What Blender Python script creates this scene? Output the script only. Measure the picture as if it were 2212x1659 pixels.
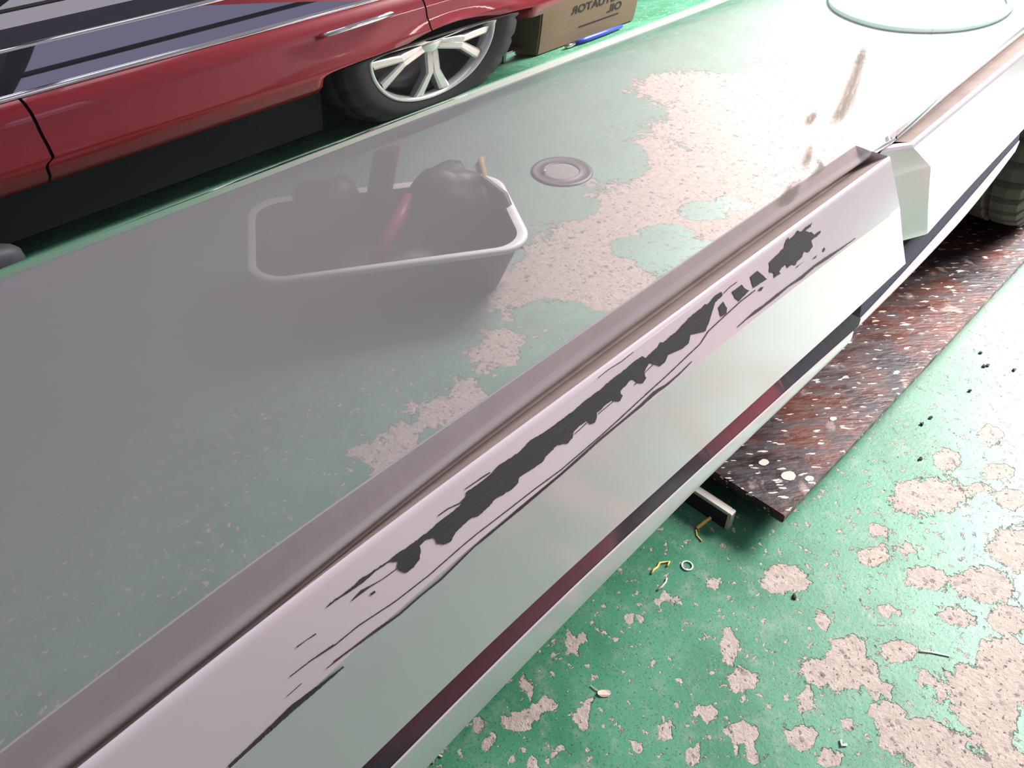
import bpy, bmesh, math, random
import numpy as np
from mathutils import Vector, Matrix, noise as mnoise
random.seed(4); np.random.seed(4)
for o in list(bpy.data.objects): bpy.data.objects.remove(o)
S = bpy.context.scene
COL = S.collection
# ------------------------------------------------------------------ camera
CAMY, CAMH = 0.28, 0.934           # metres from the door plane (y = 0), height above the floor
FPX, PITCH, AZ = 1700.0, math.radians(42), math.radians(45)
cam_d = bpy.data.cameras.new('camera'); cam = bpy.data.objects.new('camera', cam_d); COL.objects.link(cam)
cam.location = (0, -CAMY, CAMH)
FW = Vector((math.cos(AZ)*math.cos(PITCH), math.sin(AZ)*math.cos(PITCH), -math.sin(PITCH)))
RT = Vector((math.sin(AZ), -math.cos(AZ), 0)); UP = RT.cross(FW)
cam.rotation_euler = Matrix((RT, UP, -FW)).transposed().to_euler()
cam_d.sensor_fit = 'HORIZONTAL'; cam_d.sensor_width = 36; cam_d.lens = 36*FPX/2212
cam_d.clip_start = 0.01
S.camera = cam
# ------------------------------------------------------------------ light
w = bpy.data.worlds.new('world'); S.world = w; w.use_nodes = True
bg = w.node_tree.nodes['Background']; bg.inputs[0].default_value = (0.84, 0.78, 0.92, 1); bg.inputs[1].default_value = 0.46
def area(name, loc, target, sx, sy, power, col, spread=180):
    l = bpy.data.lights.new(name, 'AREA'); l.shape = 'RECTANGLE'; l.size = sx; l.size_y = sy
    l.energy = power; l.color = col; l.spread = math.radians(spread)
    o = bpy.data.objects.new(name, l); COL.objects.link(o); o.location = loc
    o.rotation_euler = (Vector(target)-Vector(loc)).to_track_quat('-Z', 'Y').to_euler()
    return o
area('added_right_light', (3.7, -0.85, 2.3), (2.75, -0.35, 0.0), 1.6, 1.6, 268, (1.0, 0.955, 0.965), 106)  # unseen lamp added above the right floor, angled to make its brightness gradient
area('skylight', (0.6, -1.2, 3.6), (0.5, -0.7, 0.0), 2.2, 1.0, 28, (1.0, 0.94, 1.0))
S.view_settings.view_transform = 'Standard'; S.view_settings.look = 'None'
S.view_settings.gamma = 1.0; S.view_settings.use_curve_mapping = False
S.view_settings.exposure = 0.0
# ------------------------------------------------------------------ node helpers
class NT:
    def __init__(s, name):
        s.m = bpy.data.materials.new(name); s.m.use_nodes = True
        s.t = s.m.node_tree; s.n = s.t.nodes; s.b = s.n['Principled BSDF']; s.out = s.n['Material Output']
        s.pos = s.n.new('ShaderNodeNewGeometry').outputs['Position']
    def put(s, sock, v):
        if hasattr(v, 'is_output'): s.t.links.new(v, sock)
        elif isinstance(v, (tuple, list)):
            sock.default_value = (*v, 1) if (len(v) == 3 and len(sock.default_value) == 4) else v
        else: sock.default_value = v
    def math(s, op, a, b=0.0, c=0.0):
        n = s.n.new('ShaderNodeMath'); n.operation = op
        for i, v in enumerate((a, b, c)): s.put(n.inputs[i], v)
        return n.outputs[0]
    def scale(s, v, xyz):
        n = s.n.new('ShaderNodeMapping'); s.put(n.inputs[0], v); n.inputs['Scale'].default_value = xyz; return n.outputs[0]
    def noise(s, sc, det=3, rough=.55, vec=None, dist=0):
        n = s.n.new('ShaderNodeTexNoise'); n.inputs['Scale'].default_value = sc; n.inputs['Detail'].default_value = det
        n.inputs['Roughness'].default_value = rough; n.inputs['Distortion'].default_value = dist
        s.put(n.inputs['Vector'], vec if vec is not None else s.pos); return n.outputs['Fac']
    def voro(s, sc, vec=None, out='Distance'):
        n = s.n.new('ShaderNodeTexVoronoi'); n.inputs['Scale'].default_value = sc
        s.put(n.inputs['Vector'], vec if vec is not None else s.pos); return n.outputs[out]
    def ss(s, v, a, b, lo=0.0, hi=1.0):
        n = s.n.new('ShaderNodeMapRange'); n.interpolation_type = 'SMOOTHSTEP'
        for i, x in enumerate((v, a, b, lo, hi)): s.put(n.inputs[i], x)
        return n.outputs[0]
    def lin(s, v, a, b, lo, hi):
        n = s.n.new('ShaderNodeMapRange')
        for i, x in enumerate((v, a, b, lo, hi)): s.put(n.inputs[i], x)
        return n.outputs[0]
    def mix(s, f, a, b):
        n = s.n.new('ShaderNodeMix'); n.data_type = 'RGBA'
        s.put(n.inputs[0], f); s.put(n.inputs[6], a); s.put(n.inputs[7], b); return n.outputs[2]
    def attr(s, name):
        n = s.n.new('ShaderNodeAttribute'); n.attribute_name = name; return n.outputs['Fac']
    def bump(s, h, d=.002, st=1.0, target=None):
        n = s.n.new('ShaderNodeBump'); n.inputs['Distance'].default_value = d; n.inputs['Strength'].default_value = st
        s.put(n.inputs['Height'], h); s.put((target or s.b).inputs['Normal'], n.outputs[0])
    def set(s, **k):
        for a, v in k.items(): s.put(s.b.inputs[a.replace('_', ' ')], v)
        return s
def simple(name, col, rough=.5, metal=0.0, var=.15, sc=30, coat=0.0):
    t = NT(name); n = t.noise(sc, 4)
    d = tuple(c*(1-var) for c in col); l = tuple(min(1, c*(1+var)) for c in col)
    t.set(Base_Color=t.mix(n, d, l), Roughness=rough, Metallic=metal)
    if coat: t.set(Coat_Weight=coat, Coat_Roughness=.03)
    return t.m
M = {}
# grey car paint whose clear coat mirrors more the more grazing the view
def paint(name, base, f0, f1, f2, rough=.012, dust_and_glare=.12, metal=.25):
    t = NT(name)
    n = t.noise(9, 4); n2 = t.noise(160, 2)
    t.set(Base_Color=t.mix(n, tuple(c*(1-dust_and_glare) for c in base), base), Roughness=.5, Metallic=metal, Specular_IOR_Level=.3)
    g = t.n.new('ShaderNodeBsdfGlossy'); g.inputs['Roughness'].default_value = rough; g.inputs['Color'].default_value = (.97, .95, .95, 1)
    lw = t.n.new('ShaderNodeLayerWeight'); lw.inputs['Blend'].default_value = .5
    r = t.n.new('ShaderNodeValToRGB'); e = r.color_ramp.elements
    e[0].position = .12; e[0].color = (f0,)*3+(1,); e[1].position = .70; e[1].color = (f2,)*3+(1,)
    k = e.new(.38); k.color = (f1,)*3+(1,); k = e.new(.24); k.color = (f0+(f1-f0)*.25,)*3+(1,)
    t.t.links.new(lw.outputs['Facing'], r.inputs[0])
    mx = t.n.new('ShaderNodeMixShader'); t.t.links.new(r.outputs[0], mx.inputs[0])
    t.t.links.new(t.b.outputs[0], mx.inputs[1]); t.t.links.new(g.outputs[0], mx.inputs[2]); t.t.links.new(mx.outputs[0], t.out.inputs[0])
    return t.m
M['door'] = paint('dusty_silver_paint', (.45, .43, .46), .0, .29, .66, metal=.12)
M['door_up'] = paint('polished_silver_paint', (.02, .02, .025), .84, .88, .92, .006)
M['bead'] = paint('satin_body_line', (.45, .45, .45), .55, .7, .9, .28)
M['clad'] = paint('silver_cladding_paint', (.61, .55, .58), .09, .13, .42, .17, metal=.05)
t = NT('dirty_cladding_top'); n = t.noise(40, 4)
t.set(Base_Color=t.mix(n, (.28, .21, .18), (.48, .40, .36)), Roughness=.7); M['dirt'] = t.m
M['strip'] = paint('dark_glossy_strip', (.065, .067, .08), .34, .34, .34, .07, .5)
M['black'] = simple('black_rubber', (.012, .012, .013), .75)
t = NT('grained_dark_plastic'); t.set(Base_Color=t.mix(t.noise(400, 2), (.025, .03, .045), (.09, .10, .135)), Roughness=.6, Specular_IOR_Level=.1); M['strip_r'] = t.m
t = NT('bare_dark_plastic'); n = t.noise(14, 5, vec=t.scale(t.pos, (3, 40, 40)))
t.set(Base_Color=t.mix(n, (.028, .029, .031), (.058, .058, .062)), Roughness=.6, Specular_IOR_Level=.25); M['scratch'] = t.m
t = NT('thin_scuff'); t.set(Base_Color=t.mix(t.noise(80, 3), (.03, .018, .02), (.07, .05, .05)), Roughness=.7); M['scuff'] = t.m
t = NT('pale_dirt_smear'); t.set(Base_Color=(.33, .30, .25), Roughness=.7, Alpha=t.math('MULTIPLY', t.math('MULTIPLY', t.attr('fade'), .62), t.ss(t.noise(60, 4, vec=t.scale(t.pos, (3, 1, 1))), .2, .5)))
M['smear'] = t.m
M['red'] = simple('red_paint', (.27, .002, .012), .35, 0, .06, 6, .6)
M['chrome'] = simple('chrome', (.8, .8, .82), .08, 1.0, .03)
M['alloy'] = simple('grey_alloy', (.62, .64, .62), .25, .7, .1, 60)
M['alloy_dark'] = simple('dark_barrel', (.09, .085, .085), .4, .5)
t = NT('dark_window_glass'); t.set(Base_Color=(.46, .48, .62), Roughness=.02, Metallic=1.0); M['glass'] = t.m
M['tyre'] = simple('brown_black_tyre', (.085, .074, .062), .8, 0, .3, 60)
M['dark'] = simple('dark_underside', (.012, .012, .014), .9)
t = NT('cardboard'); t.set(Base_Color=t.mix(t.noise(12, 4, vec=t.scale(t.pos, (1, 1, 12))), (.15, .105, .06), (.20, .145, .085)), Roughness=.85); M['card'] = t.m
M['ink'] = simple('black_ink', (.02, .018, .016), .8)
M['blue'] = simple('blue_plastic', (.03, .06, .42), .35)
M['hoop'] = simple('pale_turquoise_hose', (.50, .70, .71), .5)
M['tub'] = simple('off_white_plastic', (.78, .78, .76), .45)
M['tubin'] = simple('black_plastic', (.02, .02, .022), .5)
M['redp'] = simple('red_plastic', (.42, .02, .07), .4)
M['orange'] = simple('orange_plastic', (.75, .32, .05), .5)
M['greyp'] = simple('grey_rubber', (.06, .06, .07), .6)
M['iron'] = simple('cast_iron', (.10, .085, .085), .5, .4)
M['conc'] = simple('drain_concrete', (.24, .21, .20), .9, 0, .35, 60)
M['yellow'] = simple('yellow_straw', (.80, .55, .16), .6)
M['pale'] = simple('pale_fragment', (.56, .44, .37), .7)
M['wood'] = simple('wooden_stick', (.42, .26, .10), .7)
M['steel'] = simple('painted_steel', (.62, .58, .52), .45, .4, .3)
M['wall'] = simple('dark_wall', (.13, .125, .16), .9, 0, .35, 1.2)
M['beam'] = simple('beam_paint', (.10, .10, .09), .7)
# rusty plate
t = NT('rusty_steel')
st = t.scale(t.pos, (1.0, 1.0, 1.0))
rot = t.n.new('ShaderNodeMapping'); t.put(rot.inputs[0], t.pos); rot.inputs['Rotation'].default_value = (0, 0, math.radians(-50)); rot.inputs['Scale'].default_value = (1, 1, 1)
stx = t.scale(rot.outputs[0], (1, .3, 1))
a = t.noise(9, 6, .65); b = t.noise(55, 6, .7, stx); c_ = t.noise(140, 2, .5, stx)
base = t.mix(t.ss(a, .38, .62), (.022, .014, .014), (.10, .030, .018))
base = t.mix(t.ss(b, .46, .66), base, (.030, .025, .028))
base = t.mix(t.ss(c_, .64, .68), base, (.62, .50, .44))
base = t.mix(t.math('MULTIPLY', t.ss(t.noise(30, 3), .60, .72), .5), base, (.34, .26, .22))
t.set(Base_Color=base, Roughness=t.ss(b, .3, .7, .28, .6), Metallic=.2)
t.bump(t.math('ADD', b, t.math('MULTIPLY', c_, .6)), .003, .5); M['rust'] = t.m
# painted concrete floor
t = NT('chipped_green_floor')
f = t.attr('chip')
wob = t.math('ADD', t.math('MULTIPLY', t.math('SUBTRACT', t.noise(24, 6, .68), .5), 1.9), t.math('MULTIPLY', t.math('SUBTRACT', t.noise(85, 4, .6), .5), .9))
big = t.ss(t.math('ADD', f, wob), -.05, .03)
n1 = t.noise(75, 4, .6); small = t.ss(n1, .605, .625)
n2 = t.noise(210, 3, .6); tiny = t.ss(n2, .655, .68)
mask = t.math('MAXIMUM', t.math('MAXIMUM', big, small), t.math('MULTIPLY', tiny, .75))
grn = t.mix(t.ss(t.noise(7, 4), .35, .65), (.030, .165, .085), (.060, .225, .130))
grn = t.mix(t.math('MULTIPLY', t.ss(t.noise(34, 5, .7), .48, .72), .55), grn, (.20, .27, .21))
grn = t.mix(t.math('MULTIPLY', t.ss(t.noise(330, 2), .60, .66), .7), grn, (.02, .05, .03))
grn = t.mix(t.math('MULTIPLY', t.attr('dust_and_glare'), .62), grn, (.27, .31, .275))  # pale tint: worn dust plus painted brightening towards the right
co = t.mix(t.noise(60, 5, .7), (.22, .182, .15), (.54, .465, .41))
co = t.mix(t.math('MULTIPLY', t.ss(t.voro(42), .20, .13), .65), co, (.20, .18, .185))
co = t.mix(t.math('MULTIPLY', t.ss(t.noise(55, 3), .61, .66), .75), co, (.13, .11, .11))
co = t.mix(t.math('MULTIPLY', t.ss(t.noise(170, 3), .61, .66), .8), co, (.055, .045, .045))
t.set(Base_Color=t.mix(mask, grn, co), Roughness=t.lin(mask, 0, 1, .42, .92), Specular_IOR_Level=.35)
edge = t.math('SUBTRACT', t.math('MULTIPLY', t.noise(160, 4, .7), t.lin(mask, 0, 1, .12, .75)), mask)
t.bump(edge, .0035, .9); M['floor'] = t.m

# ------------------------------------------------------------------ mesh helpers
def link(name, me, mat=None, parent=None, smooth=False):
    o = bpy.data.objects.new(name, me); COL.objects.link(o)
    for m in ([mat] if not isinstance(mat, (list, tuple)) else mat):
        if m: me.materials.append(m)
    if smooth:
        for p in me.polygons: p.use_smooth = True
    if parent:
        o.parent = parent
        wl = Vector((0, 0, 0)); q = parent
        while q: wl += q.location; q = q.parent
        o.location = -wl          # keep mesh coordinates equal to world coordinates
    return o
def tag(o, label, cat, group=None):
    o['label'] = label; o['category'] = cat
    if group: o['group'] = group
    return o
def thing(name, label, cat, loc, group=None):
    o = bpy.data.objects.new(name, None); COL.objects.link(o); o.location = loc; o.empty_display_size = .05
    return tag(o, label, cat, group)
def struct(o): o['kind'] = 'structure'; return o
def pydata(name, v, f, **k):
    me = bpy.data.meshes.new(name); me.from_pydata([tuple(p) for p in v], [], f); me.update()
    bm = bmesh.new(); bm.from_mesh(me); bmesh.ops.recalc_face_normals(bm, faces=bm.faces)
    bm.to_mesh(me); bm.free()
    return link(name, me, **k)
def frombm(name, bm, **k):
    me = bpy.data.meshes.new(name); bmesh.ops.recalc_face_normals(bm, faces=bm.faces); bm.to_mesh(me); bm.free()
    return link(name, me, **k)
def box(bm, lo, hi, bev=0.0, mat=None):
    r = bmesh.ops.create_cube(bm, size=1)
    c = [(a+b)/2 for a, b in zip(lo, hi)]; s = [b-a for a, b in zip(lo, hi)]
    for v in r['verts']: v.co = Vector((v.co.x*s[0]+c[0], v.co.y*s[1]+c[1], v.co.z*s[2]+c[2]))
    if mat: bmesh.ops.transform(bm, matrix=mat, verts=r['verts'])
    if bev:
        es = list({e for v in r['verts'] for e in v.link_edges})
        bmesh.ops.bevel(bm, geom=es, offset=bev, segments=2, affect='EDGES')
def tube(bm, pts, r, n=8, closed=False, taper=None):
    pts = [Vector(p) for p in pts]; rings = []
    N = len(pts)
    for i, p in enumerate(pts):
        a = pts[(i-1) % N] if (closed or i > 0) else p; b = pts[(i+1) % N] if (closed or i < N-1) else p
        d = (b-a).normalized(); u = d.cross(Vector((0, 0, 1)))
        if u.length < 1e-3: u = d.cross(Vector((1, 0, 0)))
        u.normalize(); v = d.cross(u)
        rr = r if taper is None else taper[i]
        rings.append([bm.verts.new(p+(u*math.cos(2*math.pi*j/n)+v*math.sin(2*math.pi*j/n))*rr) for j in range(n)])
    for i in range(N if closed else N-1):
        A, B = rings[i], rings[(i+1) % N]
        for j in range(n): bm.faces.new((A[j], A[(j+1) % n], B[(j+1) % n], B[j]))
    if not closed: bm.faces.new(rings[0]); bm.faces.new(rings[-1])
def lathe(bm, prof, c, axis='y', n=64, mod=None):
    """prof: (radius, offset along axis)"""
    rings = []
    for i in range(n):
        a = 2*math.pi*i/n; ring = []
        for j, (r, o) in enumerate(prof):
            if mod: r = mod(i, j, r)
            p = (c[0]+r*math.cos(a), c[1]+o, c[2]+r*math.sin(a)) if axis == 'y' else (c[0]+r*math.cos(a), c[1]+r*math.sin(a), c[2]+o)
            ring.append(bm.verts.new(p))
        rings.append(ring)
    for i in range(n):
        A, B = rings[i], rings[(i+1) % n]
        for j in range(len(prof)-1): bm.faces.new((A[j], A[j+1], B[j+1], B[j]))
def loft(name, rows, **k):
    """rows: list of equally long point lists"""
    v = [p for r in rows for p in r]; m = len(rows[0]); f = []
    for i in range(len(rows)-1):
        for j in range(m-1): f.append((i*m+j, i*m+j+1, (i+1)*m+j+1, (i+1)*m+j))
    me = bpy.data.meshes.new(name); me.from_pydata([tuple(p) for p in v], [], f); me.update()
    return link(name, me, **k)
def flip(o):
    bm = bmesh.new(); bm.from_mesh(o.data); bmesh.ops.reverse_faces(bm, faces=bm.faces); bm.to_mesh(o.data); bm.free()
# view geometry of the photograph: a sight line as (drop per metre across, run per metre across)
def sight(x, y):
    d = RT*((x-1106)/FPX) + UP*((829.5-y)/FPX) + FW
    return -d.z/d.y, d.x/d.y
def on_floor(x, y, z=0.0):
    d = RT*((x-1106)/FPX) + UP*((829.5-y)/FPX) + FW
    s = (z-CAMH)/d.z; return d.x*s, -CAMY+d.y*s
def mirrored_floor(x, y, z=0.0):
    k, q = sight(x, y); L = (CAMH-z)/k; return q*L, -(L-CAMY)

# ================================================================== STRUCTURE: floor, walls, roof beams
xs = np.concatenate([np.linspace(-6, -.6, 12), np.arange(-.5, 4.4, .0125), np.linspace(4.5, 9, 10)])
ys = np.concatenate([np.linspace(-5.0, -2.2, 8), np.arange(-2.1, .3, .0125), np.linspace(.4, 4, 8)])
GX, GY = np.meshgrid(xs, ys)
F = np.full(GX.shape, -.62)
F[GY < -.34] = -.46
F += np.where(GY > -.5, np.clip((GX-1.15)*.6, 0, .42), 0)  # more bare concrete to the right, its pale colour imitating the strong light
def blob(c, ax, ay, sign=1):
    """ellipse from its centre and two half-axis vectors in floor space"""
    global F
    A = np.linalg.inv(np.array([ax, ay]).T)
    dx, dy = GX-c[0], GY-c[1]
    u = A[0, 0]*dx+A[0, 1]*dy; v = A[1, 0]*dx+A[1, 1]*dy
    d = np.clip((1-np.sqrt(u*u+v*v))*1.1, -.62, .8)
    if sign > 0: F = np.maximum(F, d)
    else: F = np.where(d > -.1, np.minimum(F, np.maximum(-d-.15, -.62)), F)
def px_blob(fn, x, y, rx, ry, sign=1):
    c = fn(x, y); a = fn(x+rx, y); b = fn(x, y+ry)
    blob(c, (a[0]-c[0], a[1]-c[1]), (b[0]-c[0], b[1]-c[1]), sign)
for (x, y, rx, ry) in [(1285,375,170,85),(1380,200,65,50),(1640,255,75,35),(1590,95,55,45),(1540,335,50,25),(1680,390,80,45),(1720,620,130,100),
    (1055,535,45,30),(1040,650,75,45),(1205,630,50,25),(620,770,110,65),(1285,755,100,55),(1560,790,150,85),(1420,940,90,35),(1670,960,90,65),
    (360,1080,45,85),(420,1245,75,55),(880,1210,170,75),(930,1090,100,60),(1150,1110,75,50),(1290,1240,50,30),(1610,1300,220,190),(1660,1120,120,80),
    (1690,1480,140,120),(1090,1400,90,60),(1250,1520,190,90),(1340,1620,110,60),(250,1400,60,35),(420,1490,75,45),(680,1510,80,55),(840,1610,70,50),
    (920,1450,45,40),(60,1480,60,40),(190,1590,45,50),(60,860,55,25),(280,780,35,30),(720,1350,50,45),(460,1600,70,30),(1040,1280,90,40),(1100,920,60,25),(800,960,35,40)]:
    px_blob(on_floor, 1412+x/2.186, 900+y/2.186, rx/2.186*1.05, ry/2.186*1.05)
for (x, y, rx, ry) in [(1320,1400,100,60),(1450,1320,70,35),(1650,1380,45,60),(1640,960,75,30),(1940,845,60,30),(1540,1570,60,40),(1080,1420,60,35),
    (1350,1215,45,35),(1150,1520,40,40),(1950,1530,50,35),(1400,1640,50,35),(1700,1290,30,40),(1600,1040,35,30),(1260,1060,30,25)]:
    px_blob(on_floor, 600+x/2.517, 1000+y/2.517, rx/2.517, ry/2.517)
# large worn area that the door mirrors
for (x, y, rx, ry) in [(1700,260,300,110),(1560,400,260,110),(1420,480,230,90),(1300,560,170,90),(1200,620,150,90),(1370,640,110,60),(1250,680,150,60),(1800,190,300,70),(1950,240,250,110),(2050,130,200,60),(1150,760,130,60),(1080,860,120,60),(1500,190,130,40),(1400,330,60,40),(1000,900,120,60),(1750,420,120,60),(900,980,130,60)]:
    px_blob(mirrored_floor, x, y, rx, ry)
for (x, y, rx, ry) in [(1330,345,70,50),(1200,445,90,35),(1520,455,55,22),(1440,505,60,22),(1400,535,80,28),(1460,550,90,45),(1200,690,90,45),(1290,715,110,45),(1180,765,60,45),(1110,830,70,40),(1250,240,180,40),(1560,70,330,55),(1800,85,120,30),(1570,145,40,14),(1020,240,120,40),(1080,560,40,25),(1570,435,25,12),(1600,445,30,10),(950,960,50,40)]:
    px_blob(mirrored_floor, x, y, rx, ry, -1)
ny, nx = GX.shape
verts = np.stack([GX, GY, np.zeros_like(GX)], -1).reshape(-1, 3).astype(np.float32)
idx = np.arange(ny*nx).reshape(ny, nx)
quads = np.stack([idx[:-1, :-1], idx[:-1, 1:], idx[1:, 1:], idx[1:, :-1]], -1).reshape(-1, 4)
me = bpy.data.meshes.new('floor'); me.vertices.add(len(verts)); me.vertices.foreach_set('co', verts.ravel())
me.loops.add(quads.size); me.loops.foreach_set('vertex_index', quads.ravel().astype(np.int32))
me.polygons.add(len(quads)); me.polygons.foreach_set('loop_start', np.arange(0, quads.size, 4, dtype=np.int32))
me.polygons.foreach_set('loop_total', np.full(len(quads), 4, dtype=np.int32)); me.update(calc_edges=True)
at = me.attributes.new('dust_and_glare', 'FLOAT', 'POINT'); at.data.foreach_set('value', np.maximum(np.clip((-.30-GY)/.35, 0, 1)*np.clip((GX-.1)/.8, .25, 1)*np.clip((GY+1.5)/.25, 0, 1), .9*np.clip((GX-.95)/.6, 0, 1)*np.clip((GY+1.5)/.25, 0, 1)).ravel().astype(np.float32))  # worn dust in the mirrored area; rightward ramp paints strong light into the green
at = me.attributes.new('chip', 'FLOAT', 'POINT'); at.data.foreach_set('value', F.ravel().astype(np.float32))
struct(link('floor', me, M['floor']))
bm = bmesh.new(); box(bm, (-6, -5.1, 0), (9, -5.0, 3.2)); struct(frombm('wall_back', bm, mat=M['wall']))
i = 1
for x in (-2.2, 1.0, 4.2):
    bm = bmesh.new(); box(bm, (x-.06, -5.0, 3.25), (x+.06, 3.9, 3.45)); struct(frombm('trim_%d' % i, bm, mat=M['beam'])); i += 1
for y in (-4.2, -2.6, -1.0, .6):
    bm = bmesh.new(); box(bm, (-6, y-.05, 3.46), (6, y+.05, 3.58)); struct(frombm('trim_%d' % i, bm, mat=M['beam'])); i += 1

# ================================================================== SILVER CAR
car = thing('silver_car', 'silver grey car with scratched side cladding standing on the rusty steel plate', 'car', (0.5, .8, 0))
C, H = CAMY, CAMH
def zline(tab, Y):
    q = np.array([a for a, b in tab]); kk = np.array([b for a, b in tab])
    # smooth the measured table a little
    def z(X):
        qq = X/(C+Y)
        k = np.mean([np.interp(qq+dq, q, kk) for dq in (-.24, -.12, 0, .12, .24)])
        return H-k*(C+Y)
    return z
# cross-section of the door above and below its crease, from the tilt of each strip
def tau(k):
    ks = [.05, .10, .15, .20, .25, .295, .346, .407, .4235, .4295, .4335, .50, .529, .5345, .536, .5435, .545, .548, .556, .572, 2.0]
    ts = [55, 50, 44, 36, 26, 17.4, 10.4, 8.0, 7.4, 2.5, 1.9, .9, .3, -2, -17, -17, -2, .9, .9, 0.0, 0.0]
    return math.radians(np.interp(k, ks, ts))
def march(k0, k1, step):
    Y, z, k = 0.0, H-k0*C, k0; out = [(k, Y, z)]
    s = 1 if k1 > k0 else -1
    while (k1-k)*s > 1e-6:
        kn = k+s*min(step, abs(k1-k)); T = tau((k+kn)/2)
        tt = (H-z-kn*(C+Y))/(math.cos(T)+kn*math.sin(T))
        Y += tt*math.sin(T); z += tt*math.cos(T); k = kn; out.append((k, Y, z))
    return out
up = march(.5345, .08, .002)
dn = march(.5345, .62, .0012)
Yd = dn[-1][1]                        # plane of the door below the crease
Y0 = Yd
FLO = [(-6, 1.45), (-.5, 1.45), (.3, 1.40), (.69, 1.365), (1.16, 1.315), (1.76, 1.292), (2.13, 1.282), (2.7, 1.285), (2.95, 1.30), (3.1, 1.34), (7, 1.34)]
HEM = [(-6, 1.54), (-.5, 1.54), (.19, 1.475), (.62, 1.414), (1.16, 1.387), (2.03, 1.358), (3.1, 1.345), (3.2, 1.335), (4.35, 1.235), (7, 1.05)]
zf, zh = zline(FLO, Y0), zline(HEM, .004)
XC_R, XC_F, ZC = 1.86, -1.0, .385
def arch(X, z, R=.40):
    for xc in (XC_R, XC_F):
        if abs(X-xc) < R: z = max(z, ZC+math.sqrt(R*R-(X-xc)**2))
    return z
FLOr = [(0, 1.345), (3.11, 1.345), (3.2, 1.295), (3.32, 1.262), (3.6, 1.228), (4.3, 1.165), (7, 1.05)]
zfr = zline(FLOr, Y0)
def panel(name, xa, xb, n, label=None, zf=None):
    zf = zf or globals()['zf']
    X = np.linspace(xa, xb, n); rows = []; mats = []
    for k, Y, z in reversed(up): rows.append([(x, Y, z) for x in X])
    nup = len(rows)
    for k, Y, z in dn[1:]: rows.append([(x, Y, z) for x in X])
    nb = sum(1 for k, Y, z in dn if k < .545)
    ztop = dn[-1][2]
    for s in np.linspace(.03, 1, 30): rows.append([(x, Y0, arch(x, ztop+(zf(x)-ztop)*s)) for x in X])
    for s, dy in ((.08, -.0001), (.2, -.0006), (.32, -.0012), (.42, -.0015), (.52, -.0013), (.66, -.0002), (.8, .0018), (.92, .0040), (1.0, .007)):
        rows.append([(x, Y0+dy, arch(x, zf(x)+(zh(x)+.0015-zf(x))*s)) for x in X])
    rows.append([(x, .03, rows[-1][j][2]) for j, x in enumerate(X)])
    o = loft(name, rows, mat=[M['door'], M['door_up'], M['bead']], parent=car, smooth=True)
    m = len(X)-1
    for p in o.data.polygons:
        if p.index//m < nup-1+nb-1: p.material_index = 1 if p.index//m < nup-1+1 else 2
    if label: o['label'] = label
    return o
front_door = panel('front_door', -.30, .870, 60, 'smooth grey front door that mirrors the floor and a red car')
rear_door = panel('rear_door', .8706, 1.72, 50, 'overexposed pale rear door beyond the panel gap', zfr)
panel('front_fender', -1.9, -.304, 60)
panel('rear_quarter', 1.7245, 2.9, 50, None, zfr)
# dark jamb behind the gaps
for xa in (.860, 1.712, -.312):
    bm = bmesh.new(); box(bm, (xa, .028, .40), (xa+.022, .05, .86)); frombm('door_jamb', bm, mat=M['dark'], parent=car)

T0 = [(a, b+.004) for a, b in HEM]
T1f = [(-6, 1.56), (-.5, 1.545), (-.02, 1.492), (.3, 1.464), (.68, 1.448), (1.16, 1.438), (2.05, 1.417), (3.07, 1.402), (4, 1.385)]
Ff = [(-6, 2.1), (-.3, 1.97), (.21, 1.856), (.49, 1.80), (.81, 1.772), (1.18, 1.757), (1.63, 1.754), (2.16, 1.751), (2.8, 1.757), (3.47, 1.784), (4, 1.80)]
S1f = [(-6, 2.6), (-.2, 2.48), (.37, 2.395), (1.10, 2.335), (2.03, 2.316), (3.32, 2.296), (4, 2.27)]
S3f = [(-6, 2.75), (0, 2.62), (.57, 2.536), (1.22, 2.468), (2.06, 2.45), (3.02, 2.458), (3.46, 2.466), (4, 2.47)]
S4f = [(-6, 3.1), (0, 2.90), (.58, 2.774), (1.23, 2.677), (2.1, 2.590), (3.45, 2.549), (4, 2.54)]
T1r = [(3.0, 1.432), (3.18, 1.419), (4.44, 1.319), (7, 1.15)]
Fr = [(3.0, 1.70), (3.69, 1.662), (4.17, 1.611), (4.74, 1.564), (7, 1.38)]
S1r = [(3.4, 2.30), (3.7, 2.26), (4.05, 2.185), (4.35, 2.104), (5.13, 1.964), (7, 1.7)]
S3r = [(3.3, 2.43), (3.74, 2.375), (4.05, 2.31), (4.43, 2.235), (5.18, 2.03), (7, 1.7)]
S4r = [(3.0, 2.50), (3.48, 2.478), (4.25, 2.411), (4.86, 2.307), (5.22, 2.12), (5.5, 1.97), (7, 1.7)]
YT0, YT1, YT2, YF, YS1, YS3, YS4 = .006, -.017, -.0205, -.042, -.0445, -.0440, -.042
def lines(rows_spec, n):
    """rows_spec: (z function, Y, x start, x end)"""
    out = []
    for z, Y, a, b in rows_spec:
        out.append([(x, Y, z(x)) for x in np.linspace(a, b, n)])
    return out
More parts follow.
